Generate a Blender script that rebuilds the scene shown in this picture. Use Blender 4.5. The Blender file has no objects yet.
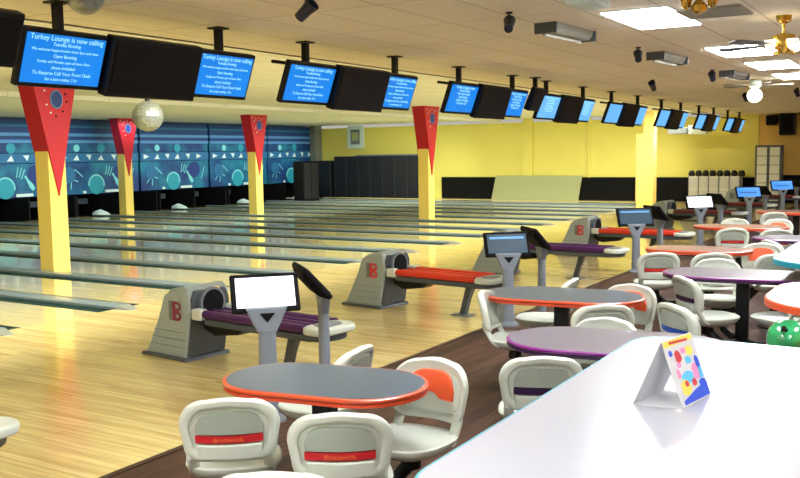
import bpy, bmesh, math, random
from mathutils import Vector, Matrix
random.seed(7)
PI = math.pi
sc = bpy.context.scene
COL = sc.collection
R = math.radians

# ------------------------------------------------------------------ materials
def _m(name):
    m = bpy.data.materials.new(name); m.use_nodes = True
    nt = m.node_tree; b = nt.nodes['Principled BSDF']
    return m, nt, b
def lin(c):
    return tuple(((x/255)/12.92 if x/255 <= .04045 else ((x/255+.055)/1.055)**2.4) for x in c) + (1,)
def flat(name, rgb, rough=.5, metal=0, var=.06, scale=30, bump=0, coat=0, spec=.5):
    """plain material with a slight procedural unevenness of the surface colour"""
    m, nt, b = _m(name)
    n = nt.nodes.new('ShaderNodeTexNoise'); n.inputs['Scale'].default_value = scale
    tc = nt.nodes.new('ShaderNodeTexCoord'); nt.links.new(tc.outputs['Object'], n.inputs['Vector'])
    mx = nt.nodes.new('ShaderNodeMix'); mx.data_type = 'RGBA'
    c = lin(rgb)
    mx.inputs[6].default_value = tuple(x*(1-var) for x in c[:3])+(1,)
    mx.inputs[7].default_value = tuple(min(1, x*(1+var)) for x in c[:3])+(1,)
    nt.links.new(n.outputs['Fac'], mx.inputs[0]); nt.links.new(mx.outputs[2], b.inputs['Base Color'])
    b.inputs['Roughness'].default_value = rough; b.inputs['Metallic'].default_value = metal
    b.inputs['Specular IOR Level'].default_value = spec
    if coat: b.inputs['Coat Weight'].default_value = coat; b.inputs['Coat Roughness'].default_value = .08
    if bump:
        bp = nt.nodes.new('ShaderNodeBump'); bp.inputs['Strength'].default_value = bump
        nt.links.new(n.outputs['Fac'], bp.inputs['Height']); nt.links.new(bp.outputs[0], b.inputs['Normal'])
    return m
def emit(name, rgb, s, var=0):
    m, nt, b = _m(name)
    b.inputs['Base Color'].default_value = (0.02, .02, .02, 1)
    b.inputs['Emission Strength'].default_value = s
    b.inputs['Emission Color'].default_value = lin(rgb)
    b.inputs['Roughness'].default_value = .35; b.inputs['Specular IOR Level'].default_value = .12
    if var:
        n = nt.nodes.new('ShaderNodeTexNoise'); n.inputs['Scale'].default_value = 3
        tc = nt.nodes.new('ShaderNodeTexCoord'); nt.links.new(tc.outputs['Object'], n.inputs['Vector'])
        mx = nt.nodes.new('ShaderNodeMix'); mx.data_type = 'RGBA'; c = lin(rgb)
        mx.inputs[6].default_value = tuple(x*(1-var) for x in c[:3])+(1,); mx.inputs[7].default_value = tuple(x*(1+var) for x in c[:3])+(1,)
        nt.links.new(n.outputs['Fac'], mx.inputs[0]); nt.links.new(mx.outputs[2], b.inputs['Emission Color'])
    return m
def planks(name, c1, c2, c3, w, l, rough, axis='X', grain=1.0, coat=0, spec=.5):
    """narrow boards running along the world X or Y axis"""
    m, nt, b = _m(name)
    N = nt.nodes; L = nt.links
    g = N.new('ShaderNodeNewGeometry')
    mp = N.new('ShaderNodeMapping'); L.new(g.outputs['Position'], mp.inputs['Vector'])
    if axis == 'Y': mp.inputs['Rotation'].default_value = (0, 0, PI/2)
    br = N.new('ShaderNodeTexBrick'); L.new(mp.outputs[0], br.inputs['Vector'])
    br.inputs['Scale'].default_value = 1; br.inputs['Brick Width'].default_value = l; br.inputs['Row Height'].default_value = w
    br.inputs['Mortar Size'].default_value = .0012; br.inputs['Color1'].default_value = lin(c1); br.inputs['Color2'].default_value = lin(c2)
    br.inputs['Mortar'].default_value = lin(c3); br.offset = .37; br.inputs['Bias'].default_value = -.1
    mp2 = N.new('ShaderNodeMapping'); L.new(mp.outputs[0], mp2.inputs['Vector']); mp2.inputs['Scale'].default_value = (1.2, 26, 1)
    no = N.new('ShaderNodeTexNoise'); L.new(mp2.outputs[0], no.inputs['Vector']); no.inputs['Scale'].default_value = 1.3; no.inputs['Detail'].default_value = 4
    mp3 = N.new('ShaderNodeMapping'); L.new(mp.outputs[0], mp3.inputs['Vector']); mp3.inputs['Scale'].default_value = (.5, 1.1, 1)
    n2 = N.new('ShaderNodeTexNoise'); L.new(mp3.outputs[0], n2.inputs['Vector']); n2.inputs['Scale'].default_value = .9
    ra = N.new('ShaderNodeMapRange'); L.new(no.outputs['Fac'], ra.inputs[0]); ra.inputs[1].default_value = .3; ra.inputs[2].default_value = .7; ra.inputs[3].default_value = 1-.22*grain; ra.inputs[4].default_value = 1+.12*grain
    rb = N.new('ShaderNodeMapRange'); L.new(n2.outputs['Fac'], rb.inputs[0]); rb.inputs[1].default_value = .3; rb.inputs[2].default_value = .7; rb.inputs[3].default_value = 1-.14*grain; rb.inputs[4].default_value = 1+.08*grain
    mu = N.new('ShaderNodeMath'); mu.operation = 'MULTIPLY'; L.new(ra.outputs[0], mu.inputs[0]); L.new(rb.outputs[0], mu.inputs[1])
    vm = N.new('ShaderNodeVectorMath'); vm.operation = 'SCALE'; L.new(br.outputs['Color'], vm.inputs[0]); L.new(mu.outputs[0], vm.inputs['Scale'])
    L.new(vm.outputs[0], b.inputs['Base Color'])
    b.inputs['Roughness'].default_value = rough; b.inputs['Coat Weight'].default_value = coat; b.inputs['Coat Roughness'].default_value = .07
    b.inputs['Specular IOR Level'].default_value = spec
    return m
def tiles(name, c1, c2, c3, wx, wy, mort=.012, rough=.9):
    m, nt, b = _m(name); N = nt.nodes; L = nt.links
    g = N.new('ShaderNodeNewGeometry')
    br = N.new('ShaderNodeTexBrick'); L.new(g.outputs['Position'], br.inputs['Vector'])
    br.inputs['Scale'].default_value = 1; br.inputs['Brick Width'].default_value = wx; br.inputs['Row Height'].default_value = wy
    br.offset = 0; br.inputs['Mortar Size'].default_value = mort; br.inputs['Mortar Smooth'].default_value = .1
    br.inputs['Color1'].default_value = lin(c1); br.inputs['Color2'].default_value = lin(c2); br.inputs['Mortar'].default_value = lin(c3)
    no = N.new('ShaderNodeTexNoise'); L.new(g.outputs['Position'], no.inputs['Vector']); no.inputs['Scale'].default_value = 60
    ra = N.new('ShaderNodeMapRange'); L.new(no.outputs['Fac'], ra.inputs[0]); ra.inputs[3].default_value = .88; ra.inputs[4].default_value = 1.1
    vm = N.new('ShaderNodeVectorMath'); vm.operation = 'SCALE'; L.new(br.outputs['Color'], vm.inputs[0]); L.new(ra.outputs[0], vm.inputs['Scale'])
    L.new(vm.outputs[0], b.inputs['Base Color']); b.inputs['Roughness'].default_value = rough
    return m

M = dict(
 wood=planks('approach_maple', (240,216,146), (218,186,112), (176,138,80), .06, 1.8, .2, 'X', 1.1, .6),
 lane=planks('lane_maple', (226,212,152), (212,198,136), (176,158,104), .035, 2.4, .1, 'X', .7, .55, .7),
 brown=planks('concourse_walnut_vinyl', (92,64,52), (54,38,33), (24,18,16), .12, 1.1, .5, 'Y', 2.6, 0, .25),
 ceil=tiles('ceiling_tile_warm', (238,230,214), (234,225,208), (196,184,164), .61, 1.22, .009),
 ceil2=tiles('ceiling_tile_pale', (242,242,228), (238,238,222), (206,202,184), .61, 1.22, .009),
 yellow=flat('yellow_wall_paint', (232,222,112), .6, var=.03, scale=1.5),
 orange_w=flat('amber_wall_shaded', (228,184,92), .6, var=.04, scale=1.5),  # dimmer light beyond the corner is put into this wall colour
 black=flat('black_plastic', (12,12,14), .45, spec=.3),
 blackm=flat('matte_black', (9,9,11), .8, spec=.2),
 plastic=flat('pale_shell_plastic', (200,205,192), .32, var=.02, coat=.2),
 plastic2=flat('grey_shell_plastic', (156,163,150), .36, var=.03),
 red=flat('red_strip', (190,34,40), .4), purple=flat('purple_plastic', (92,30,104), .32, coat=.3),
 dpurple=flat('dark_purple_strip', (50,24,64), .4), blue=flat('blue_strip', (30,78,170), .4),
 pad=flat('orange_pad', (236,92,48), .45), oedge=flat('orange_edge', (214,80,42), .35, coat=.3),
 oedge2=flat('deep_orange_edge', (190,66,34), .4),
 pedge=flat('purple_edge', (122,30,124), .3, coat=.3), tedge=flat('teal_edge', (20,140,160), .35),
 slate=flat('slate_laminate', (74,86,98), .3, var=.22, scale=34, coat=.12, spec=.3), mauve=flat('grey_mauve_laminate', (112,104,112), .3, var=.08, scale=50, coat=.15, spec=.3),
 redtop=flat('rust_laminate', (150,112,96), .3, var=.08, scale=50, coat=.3),
 white=flat('white_laminate', (178,178,186), .22, var=.01, coat=.3), card=flat('white_card', (206,206,210), .6, var=.01),
 grey=flat('hood_grey', (150,162,158), .42, var=.03), dgrey=flat('dark_grey_plastic', (70,76,80), .45), mgrey=flat('mid_grey_metal', (120,128,134), .38, metal=.2),
 post=flat('console_post_grey', (130,138,148), .35, metal=.15),
 rail_p=flat('rail_purple', (70,22,84), .35, spec=.35), rail_r=flat('rail_red', (206,52,34), .35, spec=.35), rail_d=flat('rail_maroon', (104,34,44), .4),
 logo_r=flat('logo_red', (200,52,54), .5), logo_g=flat('logo_grey', (108,112,112), .5), logo_m=flat('logo_maroon', (128,32,66), .5),
 gutter=flat('gutter_teal', (30,62,62), .25, coat=.2), cap=flat('capping_grey_green', (112,126,130), .3, coat=.2), capgrey=flat('divider_end_grey', (120,124,116), .5), capend=flat('pale_cap', (196,196,186), .4),
 capred=flat('capital_red', (182,16,38), .45, var=.05), capdark=flat('capital_side_red', (206,36,48), .45),
 colyel=flat('column_yellow', (238,210,108), .5, var=.03), coltan=flat('column_tan_wrap', (226,188,104), .7, var=.1, scale=10),
 chrome=flat('chrome', (210,210,215), .15, metal=1), brass=flat('brass', (200,160,70), .25, metal=1), mirror=flat('mirror_tile', (140,146,138), .3, metal=.6, var=.5, scale=30),
 mural=None, stripe_d=flat('panel_blue_dark', (22,62,118), .5), stripe_l=flat('panel_blue_light', (84,142,196), .5), stripe_m=flat('panel_teal_blue', (36,104,150), .5),
 teal=flat('mural_teal', (38,150,172), .5), tealp=flat('mural_pale_teal', (124,206,214), .5), navy=flat('mural_navy', (24,52,120), .5), mwhite=flat('mural_white', (214,232,232), .5),
 leaf=flat('locker_cream', (214,214,190), .5), dkcab=flat('navy_black_cabinet', (16,20,30), .5), dkline=flat('cabinet_seam', (52,60,72), .5),
 sage=flat('sage_board', (172,178,132), .6), lens=emit('fixture_lens', (248,252,255), 29), fluo=flat('tube_fixture_grey', (130,128,116), .4),
 scr=emit('screen_blue', (10,116,206), .8, .25), scr2=emit('screen_pale_blue', (96,164,222), .8, .2), scrteal=emit('console_screen_dark', (34,76,100), .5, .4), scrglare=emit('console_screen_glare', (236,240,248), 1.6),  # white console screen glows in place of reflected ceiling light
 scrtext=emit('screen_lettering', (150,215,250), .9), scroff=flat('screen_off_glass', (6,7,10), .35, spec=.25), scrc=emit('console_screen_blue', (50,120,210), 1.1, .2),
 goldtext=flat('orange_lettering', (236,120,60), .5), bulb=emit('fan_lamp_glass', (255,240,205), 6), spot=flat('spotlight_shell_navy', (24,30,48), .4),
 green=flat('marbled_green', (40,150,90), .2, var=.8, scale=14, coat=.6), orange=flat('marbled_orange', (226,150,60), .15, var=.15, scale=9, coat=.6),
 c_blue=flat('print_blue', (40,80,210), .5), c_cyan=flat('print_cyan', (90,190,235), .5), c_yel=flat('print_yellow', (246,214,90), .5), c_red=flat('print_red', (200,50,60), .5), c_pink=flat('print_pink', (240,140,190), .5),
 red_tape=flat('red', (190,40,40), .5), wallw=flat('wall_cream', (206,196,160), .7), bag=flat('bag_black', (16,16,18), .7, bump=.3),
)
def mural_mat():
    m, nt, b = _m('mural_backdrop'); N = nt.nodes; L = nt.links
    g = N.new('ShaderNodeNewGeometry')
    no = N.new('ShaderNodeTexNoise'); L.new(g.outputs['Position'], no.inputs['Vector']); no.inputs['Scale'].default_value = 1.1; no.inputs['Detail'].default_value = 3
    cr = N.new('ShaderNodeValToRGB'); L.new(no.outputs['Fac'], cr.inputs[0])
    e = cr.color_ramp.elements; e[0].position = .35; e[0].color = lin((16,52,112)); e[1].position = .66; e[1].color = lin((26,124,152))
    x = cr.color_ramp.elements.new(.5); x.color = lin((18,84,130))
    L.new(cr.outputs[0], b.inputs['Base Color']); b.inputs['Roughness'].default_value = .5
    return m
M['mural'] = mural_mat()

# ------------------------------------------------------------------ mesh helpers
class MB:
    def __init__(s): s.v = []; s.f = []
    def add(s, vs, fs):
        n = len(s.v); s.v += [tuple(v) for v in vs]; s.f += [tuple(i+n for i in f) for f in fs]; return s
    def box(s, x0, x1, y0, y1, z0, z1, mat=None):
        vs = [Vector((x, y, z)) for z in (z0, z1) for y in (y0, y1) for x in (x0, x1)]
        if mat: vs = [mat @ v for v in vs]
        return s.add(vs, [(0,2,3,1), (4,5,7,6), (0,1,5,4), (2,6,7,3), (0,4,6,2), (1,3,7,5)])
    def prism(s, pts, a, b, axis='Z', mat=None):
        """pts: 2D outline; extruded from a to b along axis"""
        def P(p, h):
            if axis == 'Z': v = Vector((p[0], p[1], h))
            elif axis == 'Y': v = Vector((p[0], h, p[1]))
            else: v = Vector((h, p[0], p[1]))
            return mat @ v if mat else v
        n = len(pts)
        vs = [P(p, a) for p in pts] + [P(p, b) for p in pts]
        fs = [tuple(range(n))[::-1], tuple(range(n, 2*n))] + [(i, (i+1) % n, n+(i+1) % n, n+i) for i in range(n)]
        return s.add(vs, fs)
    def loft(s, rings, cap0=True, cap1=True):
        n = len(rings[0]); vs = [p for r in rings for p in r]; fs = []
        for k in range(len(rings)-1):
            for i in range(n):
                j = (i+1) % n
                fs.append((k*n+i, k*n+j, (k+1)*n+j, (k+1)*n+i))
        if cap0: fs.append(tuple(range(n))[::-1])
        if cap1: fs.append(tuple(range((len(rings)-1)*n, len(rings)*n)))
        return s.add(vs, fs)
    def tube(s, pts, r, n=12):
        pts = [Vector(p) for p in pts]; rings = []
        for i, p in enumerate(pts):
            d = (pts[min(i+1, len(pts)-1)] - pts[max(i-1, 0)]).normalized()
            u = d.orthogonal().normalized() if i == 0 else (u - d*u.dot(d)).normalized()
            w = d.cross(u); rr = r[i] if isinstance(r, (list, tuple)) else r
            rings.append([p + (u*math.cos(2*PI*k/n) + w*math.sin(2*PI*k/n))*rr for k in range(n)])
        return s.loft(rings)
    def lathe(s, prof, c=(0,0,0), n=24, mat=None):
        rings = []
        for r, z in prof:
            ring = [Vector((c[0]+r*math.cos(2*PI*k/n), c[1]+r*math.sin(2*PI*k/n), c[2]+z)) for k in range(n)]
            rings.append([mat @ v for v in ring] if mat else ring)
        return s.loft(rings)
    def ball(s, c, r, n=20, k=12):
        return s.lathe([(max(1e-4, r*math.sin(PI*i/k)), -r*math.cos(PI*i/k)) for i in range(k+1)], c, n)
    def build(s, name, mat, parent=None, smooth=False, bevel=0, seg=2):
        me = bpy.data.meshes.new(name); me.from_pydata(s.v, [], s.f); me.validate()
        bm = bmesh.new(); bm.from_mesh(me); bmesh.ops.recalc_face_normals(bm, faces=bm.faces); bm.to_mesh(me); bm.free()
        me.materials.append(M[mat] if isinstance(mat, str) else mat)
        if smooth:
            for p in me.polygons: p.use_smooth = True
            me.set_sharp_from_angle(angle=R(42))
        o = bpy.data.objects.new(name, me); COL.objects.link(o)
        if parent: o.parent = parent
        if bevel:
            b = o.modifiers.new('b', 'BEVEL'); b.width = bevel; b.segments = seg; b.limit_method = 'ANGLE'
        return o
def tag(o, label=None, cat=None, group=None, kind=None):
    if label: o['label'] = label
    if cat: o['category'] = cat
    if group: o['group'] = group
    if kind: o['kind'] = kind
    return o
def empty(name, label, cat, loc=(0,0,0), rz=0, group=None):
    o = bpy.data.objects.new(name, None); COL.objects.link(o); o.empty_display_size = .1
    o.location = loc; o.rotation_euler = (0, 0, rz)
    return tag(o, label, cat, group)
def copy_tree(o, parent=None):
    c = o.copy(); COL.objects.link(c)
    if parent: c.parent = parent
    for ch in list(o.children): copy_tree(ch, c)
    return c
def struct(mb, name, mat, **k): return tag(mb.build(name, mat, **k), kind='structure')
def text_obj(name, s, size, mat, parent, loc, rot, extrude=.001, align='CENTER', sx=1):
    cu = bpy.data.curves.new('t', 'FONT'); cu.body = s; cu.size = size; cu.extrude = extrude; cu.align_x = align; cu.align_y = 'CENTER'
    t = bpy.data.objects.new('t', cu); COL.objects.link(t)
    dg = bpy.context.evaluated_depsgraph_get(); dg.update()
    me = bpy.data.meshes.new_from_object(t.evaluated_get(dg)); bpy.data.objects.remove(t)
    me.materials.clear(); me.materials.append(M[mat])
    o = bpy.data.objects.new(name, me); COL.objects.link(o); o.parent = parent; o.location = loc; o.rotation_euler = rot; o.scale = (sx, 1, 1)
    return o
def superell(a, b, n=32, p=2.6, taper=0):
    out = []
    for k in range(n):
        t = 2*PI*k/n; c, s_ = math.cos(t), math.sin(t)
        x = a*math.copysign(abs(c)**(2/p), c); y = b*math.copysign(abs(s_)**(2/p), s_)
        out.append((x*(1+taper*y/b), y))
    return out
def stadium(L, W, n=14):
    r = W/2; out = []
    for k in range(n+1):
        t = -PI/2 + PI*k/n; out.append((L/2-r+r*math.cos(t), r*math.sin(t)))
    for k in range(n+1):
        t = PI/2 + PI*k/n; out.append((-L/2+r+r*math.cos(t), r*math.sin(t)))
    return out
def roundrect(x0, x1, y0, y1, r, n=8):
    out = []
    for cx, cy, a in ((x1-r, y0+r, -PI/2), (x1-r, y1-r, 0), (x0+r, y1-r, PI/2), (x0+r, y0+r, PI)):
        for k in range(n+1): out.append((cx+r*math.cos(a+PI/2*k/n), cy+r*math.sin(a+PI/2*k/n)))
    return out

# ------------------------------------------------------------------ camera
yaw, pit, rol, FPX = .5454, .0944, -.0145, 901.2
CAM = Vector((8.75, 0, 1.865))
fw = Vector((-math.sin(yaw)*math.cos(pit), math.cos(yaw)*math.cos(pit), -math.sin(pit)))
rr = fw.cross(Vector((0,0,1))).normalized(); uu = rr.cross(fw)
r2 = rr*math.cos(rol) + uu*math.sin(rol); u2 = -rr*math.sin(rol) + uu*math.cos(rol)
cd = bpy.data.cameras.new('camera'); cam = bpy.data.objects.new('camera', cd); COL.objects.link(cam)
mw = Matrix((r2, u2, -fw)).transposed().to_4x4(); mw.translation = CAM
cam.matrix_world = mw; cd.sensor_width = 36; cd.lens = FPX/800*36; cd.clip_end = 200
sc.camera = cam

# ------------------------------------------------------------------ the setting
Y0, PK = 7.68, 1.745            # first visible divider, spacing between dividers
YW = 33.2; XM = -15.8; ZC = 3.03; ZL = 3.15; XS = 2.15
b = MB(); b.box(0, 4.6, -5, YW, -.12, 0); struct(b, 'floor', 'wood')
b = MB(); b.box(4.6, 13, -5, YW+2, -.12, 0); struct(b, 'floor', 'brown')
b = MB(); b.box(4.57, 4.62, -5, YW, 0, .006); struct(b, 'trim_1', 'brown')
b = MB(); b.box(XM-2, 0, -5, YW, -.3, -.13); struct(b, 'floor', 'blackm')
BW = .345
for k in range(-5, 15):      # the wood of each lane lies between two divider strips
    ya = Y0 + PK*k + BW; yb = Y0 + PK*(k+1) - BW
    if ya < -4.9: ya = -4.9
    if yb > YW: yb = YW
    b = MB(); b.box(-14.9, 0, ya, yb, -.13, 0); struct(b, 'floor', 'lane')
b = MB(); b.box(XS, 13, -5, YW+2, ZC, ZC+.2); struct(b, 'ceiling', 'ceil')
b = MB(); b.box(XM-2, XS-.03, -5, YW, ZL, ZL+.25); struct(b, 'ceiling', 'ceil2')
b = MB(); b.box(XS-.03, XS, -5, YW, ZC-.012, ZL+.02); struct(b, 'trim_2', 'fluo')
b = MB(); b.box(-7.0, -6.6, -5, YW, ZL-.09, ZL); struct(b, 'trim_3', 'ceil2')
b = MB(); b.box(XM-2.1, XM-1.9, -5, YW, -.3, ZC); struct(b, 'wall_left', 'blackm')
b = MB(); b.box(XM-2, 3.15, YW, YW+.2, -.1, ZC); struct(b, 'wall_back', 'yellow')
b = MB(); b.box(-5.6, -5.2, YW-.12, YW, 0.86, ZL); b.box(-2.95, -2.85, YW-.05, YW, 0.86, ZL); struct(b, 'trim_4', 'yellow')
b = MB(); b.box(3.15, 13, YW+.04, YW+.2, -.1, ZC); struct(b, 'wall_back', 'orange_w')
b = MB(); b.box(12.9, 13.1, -5, YW+1, -.1, ZC); struct(b, 'wall_right', 'orange_w')
b = MB(); b.box(XM-2, 13, -5.2, -5, -.3, ZC); struct(b, 'wall_front', 'wallw')
b = MB(); b.box(-9.3, 3.1, YW-.04, YW, 0, .87); struct(b, 'baseboard_back', 'blackm')
b = MB(); b.box(3.15, 9, YW, YW+.04, 0, .95); struct(b, 'baseboard_back', 'blackm')
b = MB(); b.box(XM+.05, XM+.35, YW-.5, YW, 0, ZL); struct(b, 'trim_5', 'capgrey')

# ------------------------------------------------------------------ lane dividers
ordn = ['nearest, its tip at the left picture edge', 'second nearest, ending left of the near ball return', 'third nearest, running in behind the near ball return', 'fourth nearest, passing the front of the first column',
 'fifth nearest, ending behind the second ball return', 'sixth from the near side', 'seventh from the near side, ending left of the middle monitor', 'eighth from the near side', 'ninth from the near side', 'tenth from the near side',
 'eleventh from the near side', 'fifth from the yellow side wall', 'fourth from the yellow side wall', 'third from the yellow side wall', 'second from the yellow side wall']
def divider(k, label):
    yc = Y0 + PK*k
    e = empty('lane_divider', label, 'lane divider', (0, yc, 0), 0, 'gutter dividers between the lanes')
    for s in (-1, 1):
        g = MB(); n = 8; ring = []
        pts = [(s*(.1175+.115) + .115*math.cos(PI*i/n), -.085*math.sin(PI*i/n)) for i in range(n+1)]
        o = pts + [(p[0], p[1]-.02) for p in reversed(pts)]
        g.prism(o, -14.9, 0.0, 'X'); g.build('gutter', 'gutter', e, smooth=True)
    c = MB(); c.prism([(-.115,-.13), (.115,-.13), (.115,.0), (.115,.03), (.095,.045), (-.095,.045), (-.115,.03), (-.115,.0)], -14.9, .05, 'X'); c.build('capping', 'cap', e)
    t = MB(); t.add([(.05,-.115,0), (.05,.115,0), (.05,.095,.045), (.05,-.095,.045), (.26,-.07,0), (.26,.07,0), (.24,.05,.012), (.24,-.05,.012)],
                    [(0,3,2,1), (4,5,6,7), (0,1,5,4), (1,2,6,5), (2,3,7,6), (3,0,4,7)]); t.build('end_cap', 'capgrey', e)
    s_ = MB(); s_.lathe([(.022,0), (.022,.004)], (.13, 0, .018), 12); s_.build('bolt_cover', 'black', t and e)
    for s in (-1, 1):
        z = MB(); z.box(-.004, .006, s*.2325-.115, s*.2325+.115, -.11, -.003); z.build('gutter_end', 'blackm', e)
    return e
for i, k in enumerate(range(-1, 14)): divider(k, 'grey-green lane divider strip, ' + ordn[i])
# return track hoods at the pin end of every other divider
wl = ['white return cap at the pin deck, first right of the nearest column', 'white return cap at the pin deck, between the two left columns and the third', 'white return cap at the pin deck, just left of the third column',
      'white return cap at the pin deck, beside the dark cabinets']
for i, k in enumerate((7, 9, 11, 13)):
    yc = Y0+PK*k
    b = MB(); b.loft([[(x, yc+y*w, .046+z) for y, z in ((-1,0), (-.8,.6*h), (0,h), (.8,.6*h), (1,0))] for x, w, h in ((-14.85,.17,.12), (-14.65,.2,.17), (-14.45,.17,.11), (-14.3,.1,.03))])
    o = b.build('return_cap', 'mwhite', smooth=True); tag(o, wl[i], 'cap', 'return caps at the pin decks')

# ------------------------------------------------------------------ masking units with the mural
PP = 2*PK
mural_lab = ['blue bowling mural panel at the left picture edge', 'blue bowling mural panel seen just right of the nearest column', 'blue bowling mural panel right of the second column, over the pins',
             'blue bowling mural panel just left of the third column', 'blue bowling mural panel farthest right, beside the pale corner post', 'blue bowling mural panel beyond the left picture edge']
ycs = [16.9+.55, 20.9, 24.45, 28.0, 31.5]
def masking(yc, lab):
    w = 1.72
    e = empty('masking_unit', lab, 'mural panel', (XM, yc, 0), 0, 'mural panels above the pins')
    b = MB(); b.box(-.12, 0, -w, w, .68, 1.72); b.build('mural_board', 'mural', e)
    b = MB(); b.box(-.12, .03, -w, w, 1.74, 2.04); b.build('triangle_board', 'stripe_m', e)
    b = MB(); b.box(-.12, 0, -w, w, 2.06, 2.36); b.build('upper_board', 'mural', e)
    for z0, z1, m_, x in ((2.36,2.46,'stripe_l',.05), (2.46,2.58,'stripe_d',.03), (2.58,2.68,'stripe_l',.05), (2.68,2.86,'stripe_d',.02), (2.86,2.94,'stripe_m',.05), (2.94,3.12,'stripe_d',0)):
        b = MB(); b.box(-.12, x, -w, w, z0, z1); b.build('stripe', m_, e)
    def disc(cy, cz, r, m_, x=.004, th=.01, a=1.0, parent=e, nm='painted_ball'):
        q = MB(); q.prism([(cy+r*math.cos(2*PI*k/24), cz+a*r*math.sin(2*PI*k/24)) for k in range(24)], x, x+th, 'X'); return q.build(nm, m_, parent)
    bl = disc(-.15, .98, .33, 'teal'); 
    q = MB()
    for k in range(26):
        t0, t1 = PI*k/26*1.1-.2, PI*(k+1)/26*1.1-.2
        q.add([(.016, -.15+r*math.cos(t), .98+r*math.sin(t)) for r, t in ((.29,t0), (.345,t0), (.345,t1), (.29,t1))], [(0,1,2,3)])
    q.build('ball_rim', 'tealp', bl)
    # painted pin, slanted
    pin = [(-.06,0), (.06,0), (.085,.15), (.05,.33), (.03,.42), (.045,.5), (0,.55), (-.045,.5), (-.03,.42), (-.05,.33), (-.085,.15)]
    a = R(34)
    q = MB(); q.prism([(.85+y*math.cos(a)-z*math.sin(a), .9+y*math.sin(a)+z*math.cos(a)) for y, z in pin], .004, .014, 'X'); q.build('painted_pin', 'tealp', e)
    disc(.95, 1.38, .3, 'navy', nm='painted_ball'); disc(-1.25, 1.32, .26, 'stripe_m', nm='painted_ball'); disc(.1, 2.2, .16, 'teal'); disc(-.9, 2.2, .12, 'tealp')
    q = MB()
    for p0, p1 in (((-1.45,.95), (-1.0,1.5)), ((-1.5,1.3), (-.9,1.1)), ((-1.2,.85), (-1.15,1.2)), ((-1.0,1.5), (-.7,1.25)), ((1.3,1.0), (1.5,1.5)), ((.25,1.3), (.32,1.62)), ((.34,1.3), (.45,1.6)), ((.42,1.25), (.55,1.55))):
        d = Vector((p1[0]-p0[0], p1[1]-p0[1])).normalized(); n = Vector((-d.y, d.x))*.018
        q.add([(.012, p0[0]+n.x, p0[1]+n.y), (.012, p0[0]-n.x, p0[1]-n.y), (.012, p1[0]-n.x, p1[1]-n.y), (.012, p1[0]+n.x, p1[1]+n.y)], [(0,1,2,3)])
    q.build('painted_sparks', 'tealp', e)
    for k, cy in enumerate((-1.45, -.95, -.45, .05, .6, 1.2)):
        up = k % 2; q = MB()
        if k in (0, 5): pts = [(cy-.13, 1.80), (cy-.13, 1.98), (cy+.13, 1.89)]
        else: pts = [(cy-.12, 1.80), (cy+.12, 1.80), (cy+(.04 if up else -.04), 1.98)] if up else [(cy-.1, 1.98), (cy+.12, 1.98), (cy+.05, 1.8)]
        q.prism(pts, .03, .04, 'X'); q.build('triangle', 'mwhite', e)
    q = MB(); q.box(.0, .03, .2, .8, .7, .79); q.build('lane_number_plate', 'mwhite', e)
    q = MB(); q.box(.0, .03, -.72, -.6, .7, .78); q.build('lane_number_plate', 'mwhite', e)
    # dark pit housing under the board
    q = MB(); q.box(-1.4, -1.3, -w, w, 0, .7); q.build('pit_curtain', 'blackm', e)
    for y in (-w+.0, -.03, w-.06):
        q = MB(); q.box(-1.3, .9, y, y+.06, 0, .66); q.build('pit_side', 'blackm', e)
    for y in (-.87, .87):
        q = MB(); q.box(-.25, -.2, y-.5, y+.5, .34, .52); q.build('pin_sweep', 'dkline', e)
    return e
for i, yc in enumerate(ycs): masking(yc, mural_lab[i])

# ------------------------------------------------------------------ columns
def column(x, y, lab):
    e = empty('column', lab, 'column', (x, y, 0), 0, 'yellow columns with red wedge tops'); h = .165
    b = MB(); b.box(-h, h, -h, h, 0, ZL); b.build('shaft', 'colyel', e, bevel=.008)
    t = (ZL-.0); b = MB(); b.prism([(-.43, t), (.43, t), (0, 1.26)], -h-.02, h+.03, 'X')
    w = b.build('wedge_capital', 'capred', e)
    d = MB(); d.prism([(.015+.115*math.cos(2*PI*k/24), t-.33+.15*math.sin(2*PI*k/24)) for k in range(24)], h+.03, h+.05, 'X'); dd = d.build('mirror_disc', 'stripe_l', w)
    d = MB(); d.prism([(.015+.1*math.cos(2*PI*k/24), t-.33+.132*math.sin(2*PI*k/24)) for k in range(24)], h+.05, h+.055, 'X'); d.build('disc_centre', 'navy', dd)
    for (py, pz, m_) in ((-.2,-.2,'mwhite'), (-.14,-.12,'mwhite'), (.0,-.08,'mwhite'), (.15,-.12,'mwhite'), (.2,-.24,'blackm'), (.22,-.36,'blackm'), (.14,-.52,'blackm'), (.0,-.6,'blackm'), (-.1,-.55,'mwhite'), (-.17,-.42,'mwhite'), (.27,-.1,'mwhite'), (-.28,-.08,'mwhite')):
        d = MB(); d.ball((h+.03, py, t+pz), .017, 8, 6); d.build('stud', m_, w)
    return e
column(-3.83, 9.72, 'yellow column with red wedge top, tallest and nearest, at the left picture edge')
column(-14.6, 20.95, 'yellow column with red wedge top, small and far, left of the hanging mirror ball')
column(-10.15, 22.3, 'yellow column with red wedge top, third from left, under the second monitor group')
column(-3.65, 21.9, 'yellow column with red wedge top, standing right of the dark cabinets')
e = empty('column', 'plain yellow and tan column without red wedge, below the far monitors', 'column', (.12, 30.2, 0))
b = MB(); b.box(-.27, .27, -.2, .2, 0, 2.4); b.build('shaft', 'colyel', e, bevel=.01)
b = MB(); b.box(-.05, .3, -.16, .16, 2.4, ZL); b.build('upper_shaft', 'colyel', e)
b = MB(); b.box(-.29, .29, -.22, .22, .15, 2.37); b.build('tan_wrap', 'coltan', e, bevel=.01)

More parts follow.
